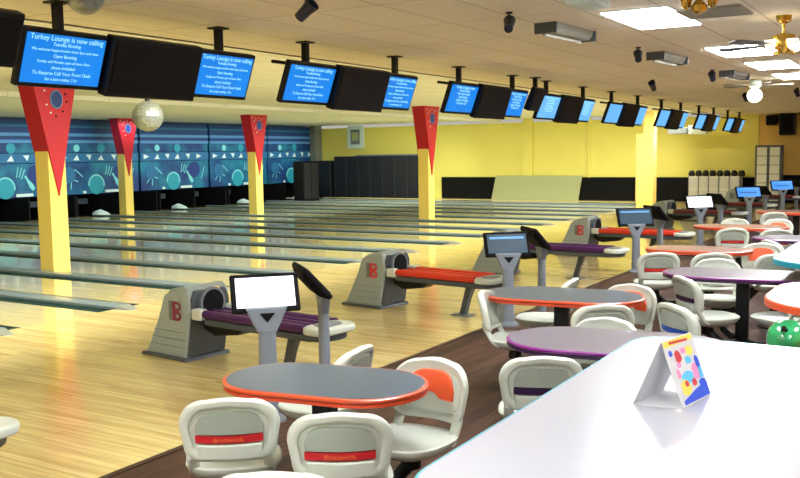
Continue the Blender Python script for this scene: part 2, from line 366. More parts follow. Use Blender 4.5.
# ------------------------------------------------------------------ far wall furniture
e = empty('storage_cabinet', 'long dark cabinet wall with panelled doors below the yellow wall', 'cabinet', (-12.3, YW-.3, 0))
b = MB(); b.box(-2.1, 2.3, -.25, .25, 0, 1.78); b.build('body', 'dkcab', e)
for i in range(7):
    for j in range(2):
        b = MB(); x = -2.05+i*.62; b.box(x, x+.58, -.28, -.25, .06+j*.84, .06+j*.84+.8); b.build('door', 'dkcab', e)
for i in range(8):
    b = MB(); x = -2.07+i*.62; b.box(x-.012, x+.012, -.285, -.25, .03, 1.74); b.build('seam', 'dkline', e)
b = MB(); b.box(-1.0, 2.2, -.2, .2, 1.78, 1.84); b.build('top_ledge', 'cap', e)
o = MB().box(-15.2, -14.5, YW-.75, YW-.05, 0, 1.6).build('storage_box', 'dkcab', bevel=.02)
tag(o, 'black box cabinet standing left of the long dark cabinet by the corner', 'cabinet')
e = empty('score_cabinet', 'tall black cabinet in front of the right end of the blue mural', 'cabinet', (-13.6, 29.95, 0))
MB().box(-.25, .25, -.95, .1, 0, 1.62).build('body', 'blackm', e, bevel=.02); MB().box(.25, .27, -.9, -.45, .1, 1.55).build('door', 'dkcab', e); MB().box(.25, .27, -.4, .05, .1, 1.55).build('door', 'dkcab', e)
e = empty('wall_picture', 'white framed box with grey picture high on the yellow wall by the corner', 'picture', (-13.55, YW-.06, 2.62))
MB().box(-.42, .42, -.06, .05, -.5, .5).build('frame', 'mwhite', e, bevel=.01); MB().box(-.24, .24, -.075, -.06, -.32, .32).build('picture', 'mgrey', e); MB().box(-.17, .17, -.08, -.075, -.15, .2).build('image', 'sage', e)
o = MB(); o.prism([(-6.95, 0), (-3.3, 0), (-3.15, .93), (-6.75, .93)], YW-.16, YW-.1, 'Y'); o = o.build('leaning_board', 'sage'); tag(o, 'long sage green board standing against the black lower wall', 'board')
# low cubby shelf with bags on top
e = empty('cubby_shelf', 'low cream cubby shelf with a row of dark bags on top', 'shelf', (1.85, YW-.5, 0))
MB().box(-.9, .85, -.2, .25, 0, .92).build('body', 'leaf', e)
for i in range(5):
    for j in range(2):
        MB().box(-.87+i*.345, -.87+i*.345+.3, -.225, -.2, .07+j*.43, .07+j*.43+.38).build('cubby_door', 'capend', e)
for i in range(6): MB().box(-.905+i*.345+.01, -.905+i*.345+.03, -.23, -.2, .02, .92).build('divider', 'dgrey', e)
bl = ['leftmost', 'second from left', 'third from left', 'fourth from left', 'fifth from left', 'sixth from left', 'seventh from left', 'rightmost']
for i in range(8):
    b = MB(); x = 1.03+i*.24; b.lathe([(.02,0), (.1,.01), (.118,.08), (.1,.15+.03*(i % 2)), (.06,.2), (.02,.21)], (x, YW-.52, .92), 14)
    o = b.build('ball_bag', 'bag', smooth=True); tag(o, 'round black ball bag on the cream cubby shelf, ' + bl[i], 'bag', 'ball bags on the cubby shelf')
e = empty('locker', 'tall cream double locker with black frame against the far corner', 'locker', (3.62, YW-.9, 0))
MB().box(-.42, .42, 0, .4, 0, 1.97).build('frame', 'dgrey', e)
for s in (-1, 1):
    for j in range(6): MB().box(s*.2-.155, s*.2+.155, -.02, 0, .12+j*.3, .12+j*.3+.28).build('door', 'leaf', e)
def speaker(x, z, w, h, lab):
    e = empty('wall_speaker', lab, 'speaker', (x, YW-.2, z))
    MB().box(-w/2, w/2, -.25, .15, -h, 0).build('cabinet', 'black', e, bevel=.05); MB().box(-w*.4, w*.4, -.27, -.25, -h*.92, -h*.08).build('grille', 'blackm', e)
    MB().box(-.04, .04, .1, .22, -h*.6, -h*.4).build('bracket', 'dgrey', e)
speaker(4.1, 3.1, .5, .8, 'large black loudspeaker high on the amber wall'); speaker(3.6, 2.98, .34, .34, 'small black loudspeaker left of the large one')
e = empty('wall_projector', 'white box unit with lamp hanging under the far monitors', 'projector', (1.1, 30.8, 2.5))
MB().box(-.4, .25, -.2, .2, -.12, .1).build('body', 'mgrey', e, bevel=.02); MB().box(.27, .85, -.15, .2, -.14, .16).build('lit_box', 'mwhite', e, bevel=.03); MB().tube([(0,0,.1), (0,0,.6)], .03).build('stem', 'dgrey', e)

# ------------------------------------------------------------------ overhead monitors
def tv(y0, y1, zb, zt, m_screen, lab, xb=3.0, on=True, lines=None, wide=False, tilt=.15):
    """hanging TV: lower edge at (xb, zb), upper edge leaning towards the seats"""
    w = y1-y0; h = math.hypot(zt-zb, tilt); a = math.atan2(tilt, zt-zb)
    e = empty('hanging_monitor', lab, 'monitor', (xb, (y0+y1)/2, zb), 0, 'monitors over the foul line')
    Mx = Matrix.Rotation(a, 4, 'Y')
    MB().box(-.06 if on else -.1, .0, -w/2, w/2, 0, h, Mx).build('housing', 'black', e, bevel=.012)
    s = MB().box(0, .006, -w/2+.03, w/2-.03, .035, h-.035, Mx).build('screen', m_screen, e)
    MB().box(-.12, -.05, -.09, .09, h*.5, h*.9, Mx).build('wall_plate', 'black', e)
    tx = h*.9
    top = Mx @ Vector((-.1, 0, h*.8))
    if wide: return e
    MB().box(top.x-.03, top.x+.03, -.03, .03, top.z, ZC-zb).build('hanger_post', 'black', e)
    MB().box(top.x-.07, top.x+.07, -.07, .07, ZC-zb-.015, ZC-zb).build('ceiling_plate', 'black', e)
    if lines:
        for i, (t, sz) in enumerate(lines):
            zz = h*(.86-.1*i); p = Mx @ Vector((.008, 0, zz))
            o = text_obj('screen_text', t, sz, 'scrtext', s, p, (0, 0, 0), .0005)
            o.matrix_local = Matrix.Translation(p) @ Mx @ Matrix(((0,0,1,0), (1,0,0,0), (0,1,0,0), (0,0,0,1)))
            o.name = 'screen_text'
    return e
LN = [('Turkey Lounge is now calling', .055), ('Tuesday Bowling', .036), ('We welcome league bowlers from 3pm until close', .029), ('Open Bowling', .036), ('Sunday and Monday open all lanes 10am', .029), ('shoes included', .036), ('To Reserve Call Your Front Desk', .038), ('for a lane today, 2 hr', .034)]
LN2 = [('Turkey Lounge is now', .06), ('Tuesday Bowling', .045), ('We welcome league', .045), ('Open Bowling', .045), ('Sunday and Monday', .045), ('To Reserve Call', .045)]
starts = [4.17, 7.19, 10.62, 13.75, 17.15, 20.8, 24.5, 28.2]
gn = ['nearest', 'second', 'third', 'fourth', 'fifth', 'sixth', 'seventh', 'farthest']
for g, y in enumerate(starts):
    sm = 'scr' if g < 3 else 'scr2'
    w1, w2, w3 = (.76, .99, .77) if g == 0 else (.82, 1.0, .74)
    tv(y, y+w1, 2.39, 2.80, sm, 'bright blue information screen, left one of the %s hanging group of three' % gn[g], lines=LN if g < 2 else (LN2 if g < 4 else None))
    c = tv(y+w1+.002, y+w1+w2-.008, 2.345, 2.80, 'scroff', 'large switched-off black monitor in the middle of the %s hanging group' % gn[g], xb=3.06, on=False, wide=True)
    tv(y+w1+w2, y+w1+w2+w3-.02, 2.39, 2.80, sm, 'bright blue information screen, right one of the %s hanging group of three' % gn[g], lines=LN if g < 2 else (LN2 if g < 4 else None))
    e = empty('mounting_bar', 'thin black bar carrying the %s monitor group' % gn[g], 'mounting bar', (2.96, y+1.2, 2.80), 0, 'bars behind the hanging monitors')
    MB().tube([(0,-1.25,0), (0,1.38,0)], .018, 8).build('bar', 'black', e)
tv(3.38, 4.1, 2.5, 2.86, 'scroff', 'black monitor hung a little higher at the left picture edge', xb=3.12, on=False)
tv(13.2, 13.62, 2.5, 2.84, 'scroff', 'small black monitor hung higher between the third and fourth groups', xb=3.12, on=False)

# ------------------------------------------------------------------ ball returns
def logo_B(parent, x, y, z, s, mat, ydir=-1):
    """blocky letter B with a grey bar, on the near side of the hood"""
    w, h = .13*s, .17*s
    g = MB(); g.box(x-.085*s, x-.035*s, y-.006, y, z, z+h); g.build('logo_bar', 'logo_g', parent)
    q = MB()
    q.box(x-.03*s, x+.0*s, y-.01, y, z, z+h)
    for (z0, hh) in ((z, .085*s), (z+.085*s, .085*s)):
        n = 10; r = hh/2
        out = [(x+.0, z0), ] + [(x+.04*s+r*1.1*math.cos(-PI/2+PI*i/n), z0+r+r*math.sin(-PI/2+PI*i/n)) for i in range(n+1)] + [(x, z0+hh)]
        r2_ = r*.4
        inn = [(x+.0, z0+r-r2_), ] + [(x+.04*s+r2_*1.1*math.cos(-PI/2+PI*i/n), z0+r+r2_*math.sin(-PI/2+PI*i/n)) for i in range(n+1)] + [(x, z0+r+r2_)]
        m_ = len(out)
        vs = [(p[0], y-.01, p[1]) for p in out] + [(p[0], y-.01, p[1]) for p in inn]
        q.add(vs, [(i, i+1, m_+i+1, m_+i) for i in range(m_-1)])
    q.build('logo_letter', mat, parent)
def ball_return(x, y, rz, rail, lab, logo='logo_r', rl=1.72):
    e = empty('ball_return', lab, 'ball return', (x, y, 0), rz, 'ball returns on the approach')
    W = .235
    # hood side outline in local x (to the seats) and z
    prof = [(-.68,.02), (-.09,.02), (-.045,.24), (0,.46), (-.03,.66), (-.08,.695), (-.28,.655), (-.385,.59), (-.475,.38)]
    MB().prism([(-.72,0), (-.05,0), (-.07,.03), (-.70,.03)], -W-.03, W+.03, 'Y').build('base_skirt', 'dgrey', e, bevel=.006)
    hood = MB(); n = len(prof)
    hood.loft([[(px*(1 if abs(yy) < W-.01 else .985)-(0 if abs(yy) < W-.01 else .006), yy, pz*(1 if abs(yy) < W-.01 else .985)+.001) for px, pz in prof] for yy in (-W, -W+.03, W-.03, W)])
    hd = hood.build('hood', 'grey', e, bevel=.02, seg=3)
    # dark front face with round opening
    fr = MB(); fr.loft([[((-.09+.09*min(z, .46)/.46)+dx, y_, z) for y_, z in ((-W+.015,.04), (W-.015,.04), (W-.015,.46), (W-.02,.58), (W-.06,.655), (-W+.06,.655), (-W+.02,.58), (-W+.015,.46))] for dx in (-.03, .012)]); fr.build('front_panel', 'dgrey', e, bevel=.012)
    ring = MB(); Mr = Matrix.Translation((.012, 0, .53)) @ Matrix.Rotation(PI/2, 4, 'Y')
    ring.lathe([(.12,0), (.145,.0), (.145,.03), (.12,.03)], n=24, mat=Mr); ring.build('opening_rim', 'mgrey', e, smooth=True)
    hole = MB(); hole.lathe([(.121,0), (.121,.034)], n=24, mat=Mr); hole.build('ball_opening', 'blackm', e)
    MB().box(-.02, .035, .03, .09, .61, .67).build('reset_button', 'c_yel', e, bevel=.01)
    logo_B(hd, -.21, -W-.001, .37, 1.05, logo)
    for j in range(3): MB().box(-.6+j*.035, -.07, -W-.003, -W+.004, .12+j*.07, .126+j*.07).build('side_groove', 'mgrey', hd)
    # rack
    tray = MB(); Wt = .215
    tray.prism(roundrect(.03, rl, -Wt, Wt, .2), .36, .415, 'Z'); tray.build('rack_tray', 'dgrey', e, bevel=.01)
    MB().prism([(.0,.30), (.02,.42), (.6,.38), (.45,.28), (.15,.24)], -.1, .1, 'Y').build('tray_keel', 'black', e, bevel=.02)
    for yy in (-.19, -.06, .06, .19):
        MB().tube([(.12, yy, .455), (rl-.22, yy, .455)], .038 if abs(yy) > .1 else .028, 12).build('rail', rail, e, smooth=True)
    MB().box(.02, .15, -.245, -.155, .40, .50).build('rail_socket', 'plastic', e, bevel=.015); MB().box(.02, .15, .155, .245, .40, .50).build('rail_socket', 'plastic', e, bevel=.015)
    if rail != 'rail_d': MB().box(.14, .42, -.16, .16, .415, .465).build('lift_plate', 'mgrey', e, bevel=.01)
    cap = MB(); c0 = roundrect(rl-.26, rl+.03, -.24, .24, .13)
    cap.prism(c0, .415, .475); cap.build('end_cap', 'plastic', e, bevel=.02, seg=3)
    MB().prism(roundrect(rl-.2, rl-.05, -.12, .12, .06), .475, .485).build('end_cap_recess', 'mgrey', e)
    leg = MB(); leg.loft([[(xx-d, -.035, z), (xx+d, -.035, z), (xx+d, .035, z), (xx-d, .035, z)] for xx, z, d in ((.98,.0,.035), (1.04,.2,.035), (1.1,.37,.05))]); leg.build('leg', 'dgrey', e)
    MB().box(.86, 1.1, -.08, .08, 0, .015).build('foot_plate', 'mgrey', e)
    return e
ball_return(3.02, 2.70, R(2), 'rail_r', 'red-railed ball return whose white end pokes in at the left picture edge', rl=1.56)
ball_return(2.98, 6.12, R(-7), 'rail_p', 'purple-railed ball return nearest in view, left of the white console screen', 'logo_m', rl=1.6)
ball_return(3.07, 9.3, R(-9), 'rail_r', 'red-railed ball return, second hood from the left', 'logo_r', rl=1.5)
ball_return(3.15, 12.65, R(-4), 'rail_p', 'purple-railed ball return behind the dark console screen', 'logo_r')
ball_return(3.4, 15.6, R(-6), 'rail_r', 'red-railed ball return, hood at the end of the lanes behind the purple rack', 'logo_r')
ball_return(3.3, 21.2, R(-12), 'rail_d', 'maroon-railed ball return, small and far, left of the glaring console screen', 'logo_g')
ball_return(3.4, 24.3, R(-8), 'rail_d', 'maroon-railed ball return just right of the glaring console screen', 'logo_g')
ball_return(3.5, 28.6, R(-8), 'rail_d', 'farthest maroon-railed ball return before the cream locker', 'logo_g')

# ------------------------------------------------------------------ scoring consoles
def console(x, y, rz, lab, screen='scrteal', tilt=24, top=1.08, w=.5, h=.28):
    e = empty('scoring_console', lab, 'scoring console', (x, y, 0), rz, 'scoring consoles beside the tables')   # screen faces local -Y
    z0 = top-h*math.cos(R(tilt))-.06
    el = lambda a, b_, z, dy=0: [(a*math.cos(2*PI*k/16), dy+b_*math.sin(2*PI*k/16), z) for k in range(16)]
    MB().loft([el(.12,.1,0), el(.12,.1,.02), el(.08,.055,.05)]).build('base', 'mgrey', e, smooth=True)
    MB().loft([el(.07,.045,.03), el(.062,.04,z0-.16), el(.064,.042,z0-.13)]).build('post', 'post', e, smooth=True)
    yk = MB(); yk.prism([(-.064,z0-.15), (.064,z0-.15), (.15,z0+.03), (-.15,z0+.03)], -.03, .035, 'Y'); y_ = yk.build('yoke', 'post', e, bevel=.01)
    MB().prism([(-.055,z0-.01), (.055,z0-.01), (0,z0-.075)], -.036, -.029, 'Y').build('yoke_triangle', 'blackm', y_)
    Mx = Matrix.Translation((0, -.03, z0)) @ Matrix.Rotation(-R(tilt), 4, 'X')
    hs = MB(); hs.loft([[Mx @ Vector((sx*(w/2-i), yy, (h if sz else 0)+(-i if sz else i))) for sx, sz in ((-1,0), (1,0), (1,1), (-1,1))] for yy, i in ((0,0), (.035,0), (.075,.06))])
    hs = hs.build('monitor_housing', 'blackm', e, bevel=.012)
    s = MB().box(-w/2+.035, w/2-.035, -.006, .002, .035, h-.03, Mx).build('screen', screen, hs)
    if screen in ('scrteal', 'scrc'):
        MB().box(-w/2+.06, w/2-.06, -.008, -.005, h-.085, h-.06, Mx).build('score_row', 'scr2', s)
        if screen == 'scrc':
            MB().box(-w/2+.09, w/2-.12, -.008, -.005, h*.42, h*.5, Mx).build('score_row', 'stripe_d', s)
    return e
RF = R(31)
console(4.72, 4.83, R(48), 'grey scoring console nearest in view, its screen white with glare', 'scrglare', 24, 1.1, .48)
console(4.78, 5.42, R(138), 'dark-backed scoring console behind the nearest one, seen edge-on', 'scroff', 42, 1.12, .46, .3)
console(4.76, 8.8, R(40), 'grey scoring console with dark teal screen in front of the red rack', 'scrteal', 26, 1.07)
console(4.93, 9.33, R(132), 'dark-backed scoring console right behind the dark teal screen', 'scroff', 40, 1.1)
console(4.72, 13.6, R(40), 'grey scoring console with dark screen, third from the left', 'scrteal', 24, 1.05, .58, .3)
console(4.95, 14.1, R(134), 'dark-backed scoring console right behind the third screen', 'scroff', 40, 1.07)
console(4.72, 17.8, R(38), 'small scoring console with white glaring screen right of the plain column', 'scrglare', 26, 1.04, .56, .28)
console(4.95, 18.5, R(134), 'dark-backed scoring console right behind the white glaring screen', 'scroff', 40, 1.06)
console(4.72, 22.8, R(34), 'small scoring console with bright blue screen in front of the cream locker', 'scrc', 26, 1.02, .62, .3)
console(4.95, 23.6, R(134), 'dark-backed scoring console behind the left bright blue screen', 'scroff', 40, 1.02)
console(4.72, 27.95, R(32), 'small scoring console with blue screen at the right, last of the row', 'scrc', 26, 1.0, .66, .32)
console(4.95, 29.0, R(134), 'dark-backed scoring console behind the farthest blue screen', 'scroff', 40, 1.0)

# ------------------------------------------------------------------ tables
def table(x, y, L, W, rz, topm, edge, edge2, lab, z=.75, grp='oval tables beside the consoles'):
    e = empty('oval_table', lab, 'table', (x, y, 0), R(rz), grp)
    def ring(ins, zz, f=None): return [(p[0], p[1], zz) for p in stadium(L-2*ins, W-2*ins)]
    MB().loft([ring(.03, z-.045), ring(.012, z-.042), ring(.010, z-.026), ring(.010, z-.004), ring(.014, z)]).build('tabletop', topm, e)
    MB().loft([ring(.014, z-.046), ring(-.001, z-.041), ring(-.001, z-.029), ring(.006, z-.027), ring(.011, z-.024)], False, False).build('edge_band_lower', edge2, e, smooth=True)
    MB().loft([ring(.011, z-.022), ring(-.002, z-.018), ring(-.004, z-.006), ring(.006, z-.001), ring(.014, z-.001)], False, False).build('edge_band', edge, e, smooth=True)
    MB().box(-.055, .055, -.045, .045, .03, z-.05).build('pedestal', 'black', e, bevel=.01)
    MB().box(-.18, .18, -.12, .12, z-.075, z-.05).build('top_bracket', 'blackm', e)
    MB().prism(roundrect(-.34, .34, -.2, .2, .08), 0, .03).build('foot_plate', 'blackm', e)
    return e
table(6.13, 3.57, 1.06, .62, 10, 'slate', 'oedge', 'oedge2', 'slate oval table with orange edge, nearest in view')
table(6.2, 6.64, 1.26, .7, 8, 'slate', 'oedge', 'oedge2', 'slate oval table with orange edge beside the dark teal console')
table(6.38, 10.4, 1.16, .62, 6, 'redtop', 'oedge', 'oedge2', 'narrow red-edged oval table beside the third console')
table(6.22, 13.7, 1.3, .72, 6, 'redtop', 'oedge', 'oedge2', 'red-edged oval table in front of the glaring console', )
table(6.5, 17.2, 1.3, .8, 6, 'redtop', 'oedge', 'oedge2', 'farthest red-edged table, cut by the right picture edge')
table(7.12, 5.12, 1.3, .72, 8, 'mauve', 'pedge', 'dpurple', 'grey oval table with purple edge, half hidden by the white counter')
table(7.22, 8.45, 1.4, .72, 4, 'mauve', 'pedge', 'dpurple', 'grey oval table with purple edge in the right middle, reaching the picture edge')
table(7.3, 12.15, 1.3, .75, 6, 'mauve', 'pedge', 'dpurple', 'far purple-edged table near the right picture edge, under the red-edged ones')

# ------------------------------------------------------------------ chairs
BWc = .455
def arch(w, z0, z1, n=9, rt=.13, rb=.07):
    """rounded backrest outline: (x, z)"""
    out = []
    for k in range(n+1): t = -PI/2*(1-k/n); out.append((w/2*.93-rb+rb*math.cos(t), z0+rb+rb*math.sin(t)))
    for k in range(n+1): t = PI/2*k/n; out.append((w/2-rt+rt*math.cos(t), z1-rt+rt*math.sin(t)))
    for k in range(1, 6): out.append((w/2-rt-(w-2*rt)*k/6, z1+.012*math.sin(PI*k/6)))
    for k in range(n+1): t = PI/2+PI/2*k/n; out.append((-w/2+rt+rt*math.cos(t), z1-rt+rt*math.sin(t)))
    for k in range(n+1): t = PI+PI/2*k/n; out.append((-w/2*.93+rb+rb*math.cos(t), z0+rb+rb*math.sin(t)))
    for k in range(1, 6): out.append((-w/2*.93+rb+(w*.93-2*rb)*k/6, z0))
    return out
def bend(x, z, d):           # curve of the backrest: wraps forward at the sides, leans back at the top
    return (x, -.19 + 1.1*x*x - (z-.45)*.20 + d, z)
def chair_shell(strip, pad):
    e = empty('swing_chair', 'chair', 'chair')
    O = lambda s, d, dz=0: [bend(x*s, .64+(z-.64)*(1-(1-s)*1.3)+dz, d) for x, z in arch(BWc, .492, .79)]
    back = MB(); back.loft([O(.80,.012), O(.86,.02), O(.95,.026), O(.99,.016), O(1.0,0), O(.99,-.016), O(.95,-.026), O(.86,-.028), O(.80,-.022), O(.775,-.008)])
    back.build('backrest', 'plastic', e, smooth=True)
    # back side: recessed arch panel, label strip, bulging lower panel
    def patch(x0, x1, z0, z1, d0, d1, nx=10, top=None):
        q = MB(); F = []; Bk = []
        for i in range(nx+1):
            x = x0+(x1-x0)*i/nx; zt = z1 if not top else z0+(z1-z0)*top(2*i/nx-1)
            F.append(((bend(x, z0, d0)), (bend(x, zt, d0)))); Bk.append(((bend(x, z0, d1)), (bend(x, zt, d1))))
        q.loft([[a, c, c2, a2] for (a, c), (a2, c2) in zip(F, Bk)])
        return q
    tp = lambda u: .35+.65*math.sqrt(max(0, 1-abs(u)**3.2))
    patch(-.15, .15, .628, .737, -.022, .0, 14, tp).build('back_panel', 'plastic2', e)
    sp = patch(-.15, .15, .588, .622, -.026, 0).build('label_strip', strip, e)
    if strip == 'red':
        p = bend(0, .605, -.0275)
        text_obj('strip_lettering', 'Brunswick', .028, 'goldtext', sp, p, (PI/2+.0-R(-11), 0, 0), .0006, sx=1.15)
    patch(-.145, .145, .506, .58, -.034, -.0).build('lower_panel', 'plastic', e, bevel=.008)
    if pad:
        patch(-.14, .14, .60, .745, .008, .03, 14, tp).build('back_pad', pad, e, bevel=.006)
    else:
        patch(-.15, .15, .60, .737, .006, .014, 14, tp).build('front_panel', 'plastic2', e)
    # side struts leaving the slot between seat and back
    for s in (-1, 1):
        st = MB(); rings = []
        for z, dx, d in ((.40,.0,.06), (.45,.0,.02), (.50,.0,.0), (.56,.0,0)):
            x = s*.172; y = bend(x, z, d)[1]
            rings.append([(x-.028, y-.018, z), (x+.028, y-.018, z), (x+.028, y+.018, z), (x-.028, y+.018, z)])
        st.loft(rings); st.build('side_strut', 'plastic', e, bevel=.012)
    # seat: shallow bowl with rolled rim, narrowing to the front
    def S(a, b_, z, cy=.03): return [(x, y+cy, z) for x, y in superell(a, b_, 32, 2.8, -.10)]
    MB().loft([S(.06,.06,.365), S(.13,.13,.372), S(.19,.19,.40), S(.215,.215,.43), S(.22,.22,.447), S(.212,.212,.455), S(.195,.195,.45), S(.14,.14,.432), S(.05,.05,.425)]).build('seat', 'plastic', e, smooth=True)
    MB().lathe([(.05,.29), (.05,.36), (.09,.368)], n=16).build('swivel_hub', 'black', e, smooth=True)
    return e
protos = {}
def chair(bx, by, th, lab, strip='red', pad=None, ped=None, zs=1.0):
    key = (strip, pad)
    f = Vector((math.cos(R(th)), math.sin(R(th))))
    loc = (bx+f.x*.24, by+f.y*.24, 0)
    if key not in protos: c = protos[key] = chair_shell(strip, pad)
    else: c = copy_tree(protos[key])
    c.location = loc; c.rotation_euler = (0, 0, R(th-90)); c['label'] = lab; c['group'] = 'swing-out chairs around the oval tables'
    # each chair's own support arm swings in to the table pedestal
    if ped:
        v = Matrix.Rotation(-R(th-90), 3, 'Z') @ Vector((ped[0]-loc[0], ped[1]-loc[1], 0)); L = v.length; v = v*(max(.1, L-.1)/L)
        MB().tube([(0,0,.32), (v.x*.12,v.y*.12,.27), (v.x*.4,v.y*.4,.17), (v.x*.75,v.y*.75,.14), (v.x,v.y,.14)], [.038,.036,.034,.034,.036], 10).build('support_arm', 'black', c, smooth=True)
    else:
        MB().lathe([(.16,0), (.16,.015), (.05,.04), (.04,.3), (.05,.34)], n=18).build('floor_post', 'black', c, smooth=True)
    return c
T1, T2, T3, T4, T5 = (6.1,3.55), (6.24,6.62), (6.16,10.6), (6.22,13.7), (6.5,17.2)
Q1, Q2, Q3 = (7.12,5.12), (7.22,8.45), (7.3,12.15)
chair(6.05, 2.95, 126, 'pale chair with red strip, seen from behind, left one in front of the nearest table', ped=T1)
chair(6.62, 3.0, 122, 'pale chair with red strip, seen from behind, right one in front of the nearest table', ped=T1)
chair(6.82, 2.31, 120, 'pale chair of which only the rounded top shows at the bottom picture edge')
chair(6.5, 4.04, -92, 'pale chair with orange pad facing us at the right end of the nearest table', pad='pad', ped=T1)
chair(5.98, 4.11, 186, 'pale chair behind the nearest table, seat seen sideways under the tabletop', ped=T1)
chair(5.72, 6.24, 12, 'pale chair seen from the side at the left of the second orange-edged table', ped=T2)
chair(6.08, 7.2, 186, 'pale chair behind the second orange-edged table, seat seen sideways', ped=T2)
chair(6.74, 6.06, 122, 'pale chair back in front of the second orange-edged table', ped=T2)
chair(6.63, 7.06, -95, 'pale chair with orange pad at the right end of the second orange-edged table', pad='pad', ped=T2)
chair(7.14, 6.3, 48, 'grey chair with blue strip turned away just beyond the white counter corner', strip='blue')
chair(6.97, 4.36, 118, 'pale chair with dark purple strip in front of the near purple-edged table', strip='dpurple', ped=Q1)
chair(6.93, 5.56, -95, 'pale chair behind the near purple-edged table, only its top visible', strip='dpurple', ped=Q1)
chair(6.2, 9.45, 116, 'pale chair with red strip just right of the third console post', ped=T3)
chair(6.72, 9.6, 112, 'pale chair back in front of the narrow red-edged table, second from its console', ped=T3)
chair(7.0, 10.8, -92, 'pale chair with orange pad at the right end of the narrow red-edged table', pad='pad', ped=T3)
chair(6.86, 7.72, 40, 'pale chair with dark slot turned right at the left end of the middle purple table', strip='dpurple', ped=Q2)
chair(6.86, 9.1, -78, 'pale chair behind the middle purple table, bright seat showing below the top', strip='dpurple', ped=Q2)
chair(7.84, 7.98, 158, 'pale chair under the middle purple table at right, pointed seat showing', strip='dpurple', ped=Q2)
chair(7.0, 11.2, 40, 'small pale chair turned right at the left of the far purple-edged table', strip='dpurple', ped=Q3)
chair(6.3, 12.75, 114, 'small pale chair with red strip in front of the glaring console table', ped=T4)
chair(6.86, 12.75, 112, 'small pale chair back above the far purple table', ped=T4)
chair(7.32, 9.75, 106, 'pale chair half hidden by the teal-edged counter at the right', strip='dpurple')
chair(6.0, 14.5, -95, 'far pale chair facing us behind the red-edged table below the blue screen', ped=T4)
chair(6.6, 14.6, -95, 'far pale chair with orange pad right of the blue-screen console', pad='pad', ped=T4)
chair(6.3, 16.2, 114, 'far pale chair back in front of the farthest red-edged table', ped=T5)

# ------------------------------------------------------------------ counters
def counter(x0, x1, y0, y1, z, r, edge, lab, topm='white', th=.05):
    e = empty('counter_table', lab, 'counter', (0, 0, 0), 0, 'white-topped counters on the right')
    rg = lambda ins, zz: [(p[0], p[1], zz) for p in roundrect(x0+ins, x1-ins, y0+ins, y1-ins, max(.02, r-ins))]
    MB().loft([rg(.02, z-th), rg(.008, z-th+.004), rg(.008, z-.004), rg(.012, z)]).build('countertop', topm, e)
    MB().loft([rg(.012, z-th), rg(-.002, z-th+.004), rg(-.002, z-.006), rg(.006, z+.001), rg(.012, z+.0005)], False, False).build('edge_band', edge, e, smooth=True)
    xm, n = (x0+x1)/2, 2 if y1-y0 > 1.8 else 1
    for i in range(n):
        yy = y0+(y1-y0)*(i+.5)/n
        MB().tube([(xm, yy, .03), (xm, yy, z-th)], .05, 16).build('pedestal', 'black', e, smooth=True)
        MB().lathe([(.28,0), (.28,.015), (.08,.03)], (xm, yy, 0), 24).build('foot', 'blackm', e, smooth=True)
    return e
counter(7.47, 8.75, 2.02, 4.44, .95, .2, 'tedge', 'large white counter with teal edge filling the lower right foreground')
counter(7.8, 9.1, 5.5, 6.85, .95, .5, 'oedge', 'white-topped counter with orange double edge at the right picture edge')
counter(7.52, 8.9, 7.72, 9.9, .95, .4, 'tedge', 'white-topped counter with teal edge, beyond the orange-edged one')
# table tent
e = empty('table_tent', 'folded white table tent card with colourful printed side on the white counter', 'card', (0, 0, 0))
L0, R0, A0 = Vector((7.81,3.16,.952)), Vector((7.98,3.18,.952)), Vector((7.89,3.22,1.172))
d = Vector((.045,.24,0)); t = .002
def quad(a, b_, c, dd, th=.0018):
    n = (b_-a).cross(c-b_).normalized()*th; return MB().add([a, b_, c, dd, a+n, b_+n, c+n, dd+n], [(0,1,2,3), (4,7,6,5), (0,4,5,1), (1,5,6,2), (2,6,7,3), (3,7,4,0)])
quad(L0, A0, A0+d, L0+d).build('left_panel', 'card', e)
pr_ = quad(R0, R0+d, A0+d, A0).build('printed_panel', 'card', e)
quad(L0, L0+d, R0+d, R0).build('base_flap', 'card', e)
nn = (d.cross(A0-R0)).normalized()
if nn.x < 0: nn = -nn
def P(u, v): return R0 + d*u + (A0-R0)*v + nn*.0025
def shp(pts, m_, k=0):
    q = MB(); q.add([P(u, v)+nn*(.0004*k) for u, v in pts], [tuple(range(len(pts)))]); q.build('print', m_, pr_)
def blob(u, v, r1, r3, m_, k=1, n=12): shp([(u+r1*math.cos(2*PI*i/n)*(1+.2*math.sin(3*i)), v+r3*math.sin(2*PI*i/n)) for i in range(n)], m_, k)
shp([(.02,.9), (.98,.9), (.98,.99), (.02,.99)], 'c_yel'); shp([(.2,.93), (.8,.9), (.8,.94), (.2,.97)], 'c_red', 1)
blob(.35, .72, .1, .1, 'c_red'); blob(.3, .6, .07, .05, 'c_pink'); blob(.75, .75, .12, .08, 'c_yel'); blob(.45, .38, .2, .1, 'c_cyan'); blob(.75, .42, .12, .13, 'c_pink')
blob(.62, .62, .1, .06, 'c_cyan'); blob(.2, .48, .06, .08, 'c_pink', 2); blob(.88, .55, .07, .1, 'c_blue', 2); blob(.55, .78, .08, .05, 'c_pink', 2); blob(.6, .28, .08, .06, 'c_red', 2); blob(.15, .8, .06, .05, 'c_blue', 1)
blob(.3, .25, .15, .12, 'c_yel', 2); blob(.35, .3, .06, .05, 'c_red', 3); shp([(.1,.02), (.98,.02), (.98,.22), (.6,.18), (.1,.08)], 'c_blue', 1); blob(.85, .22, .12, .07, 'c_blue', 2)
shp([(.8,.3), (.95,.3), (.95,.6), (.88,.6)], 'c_cyan', 1)
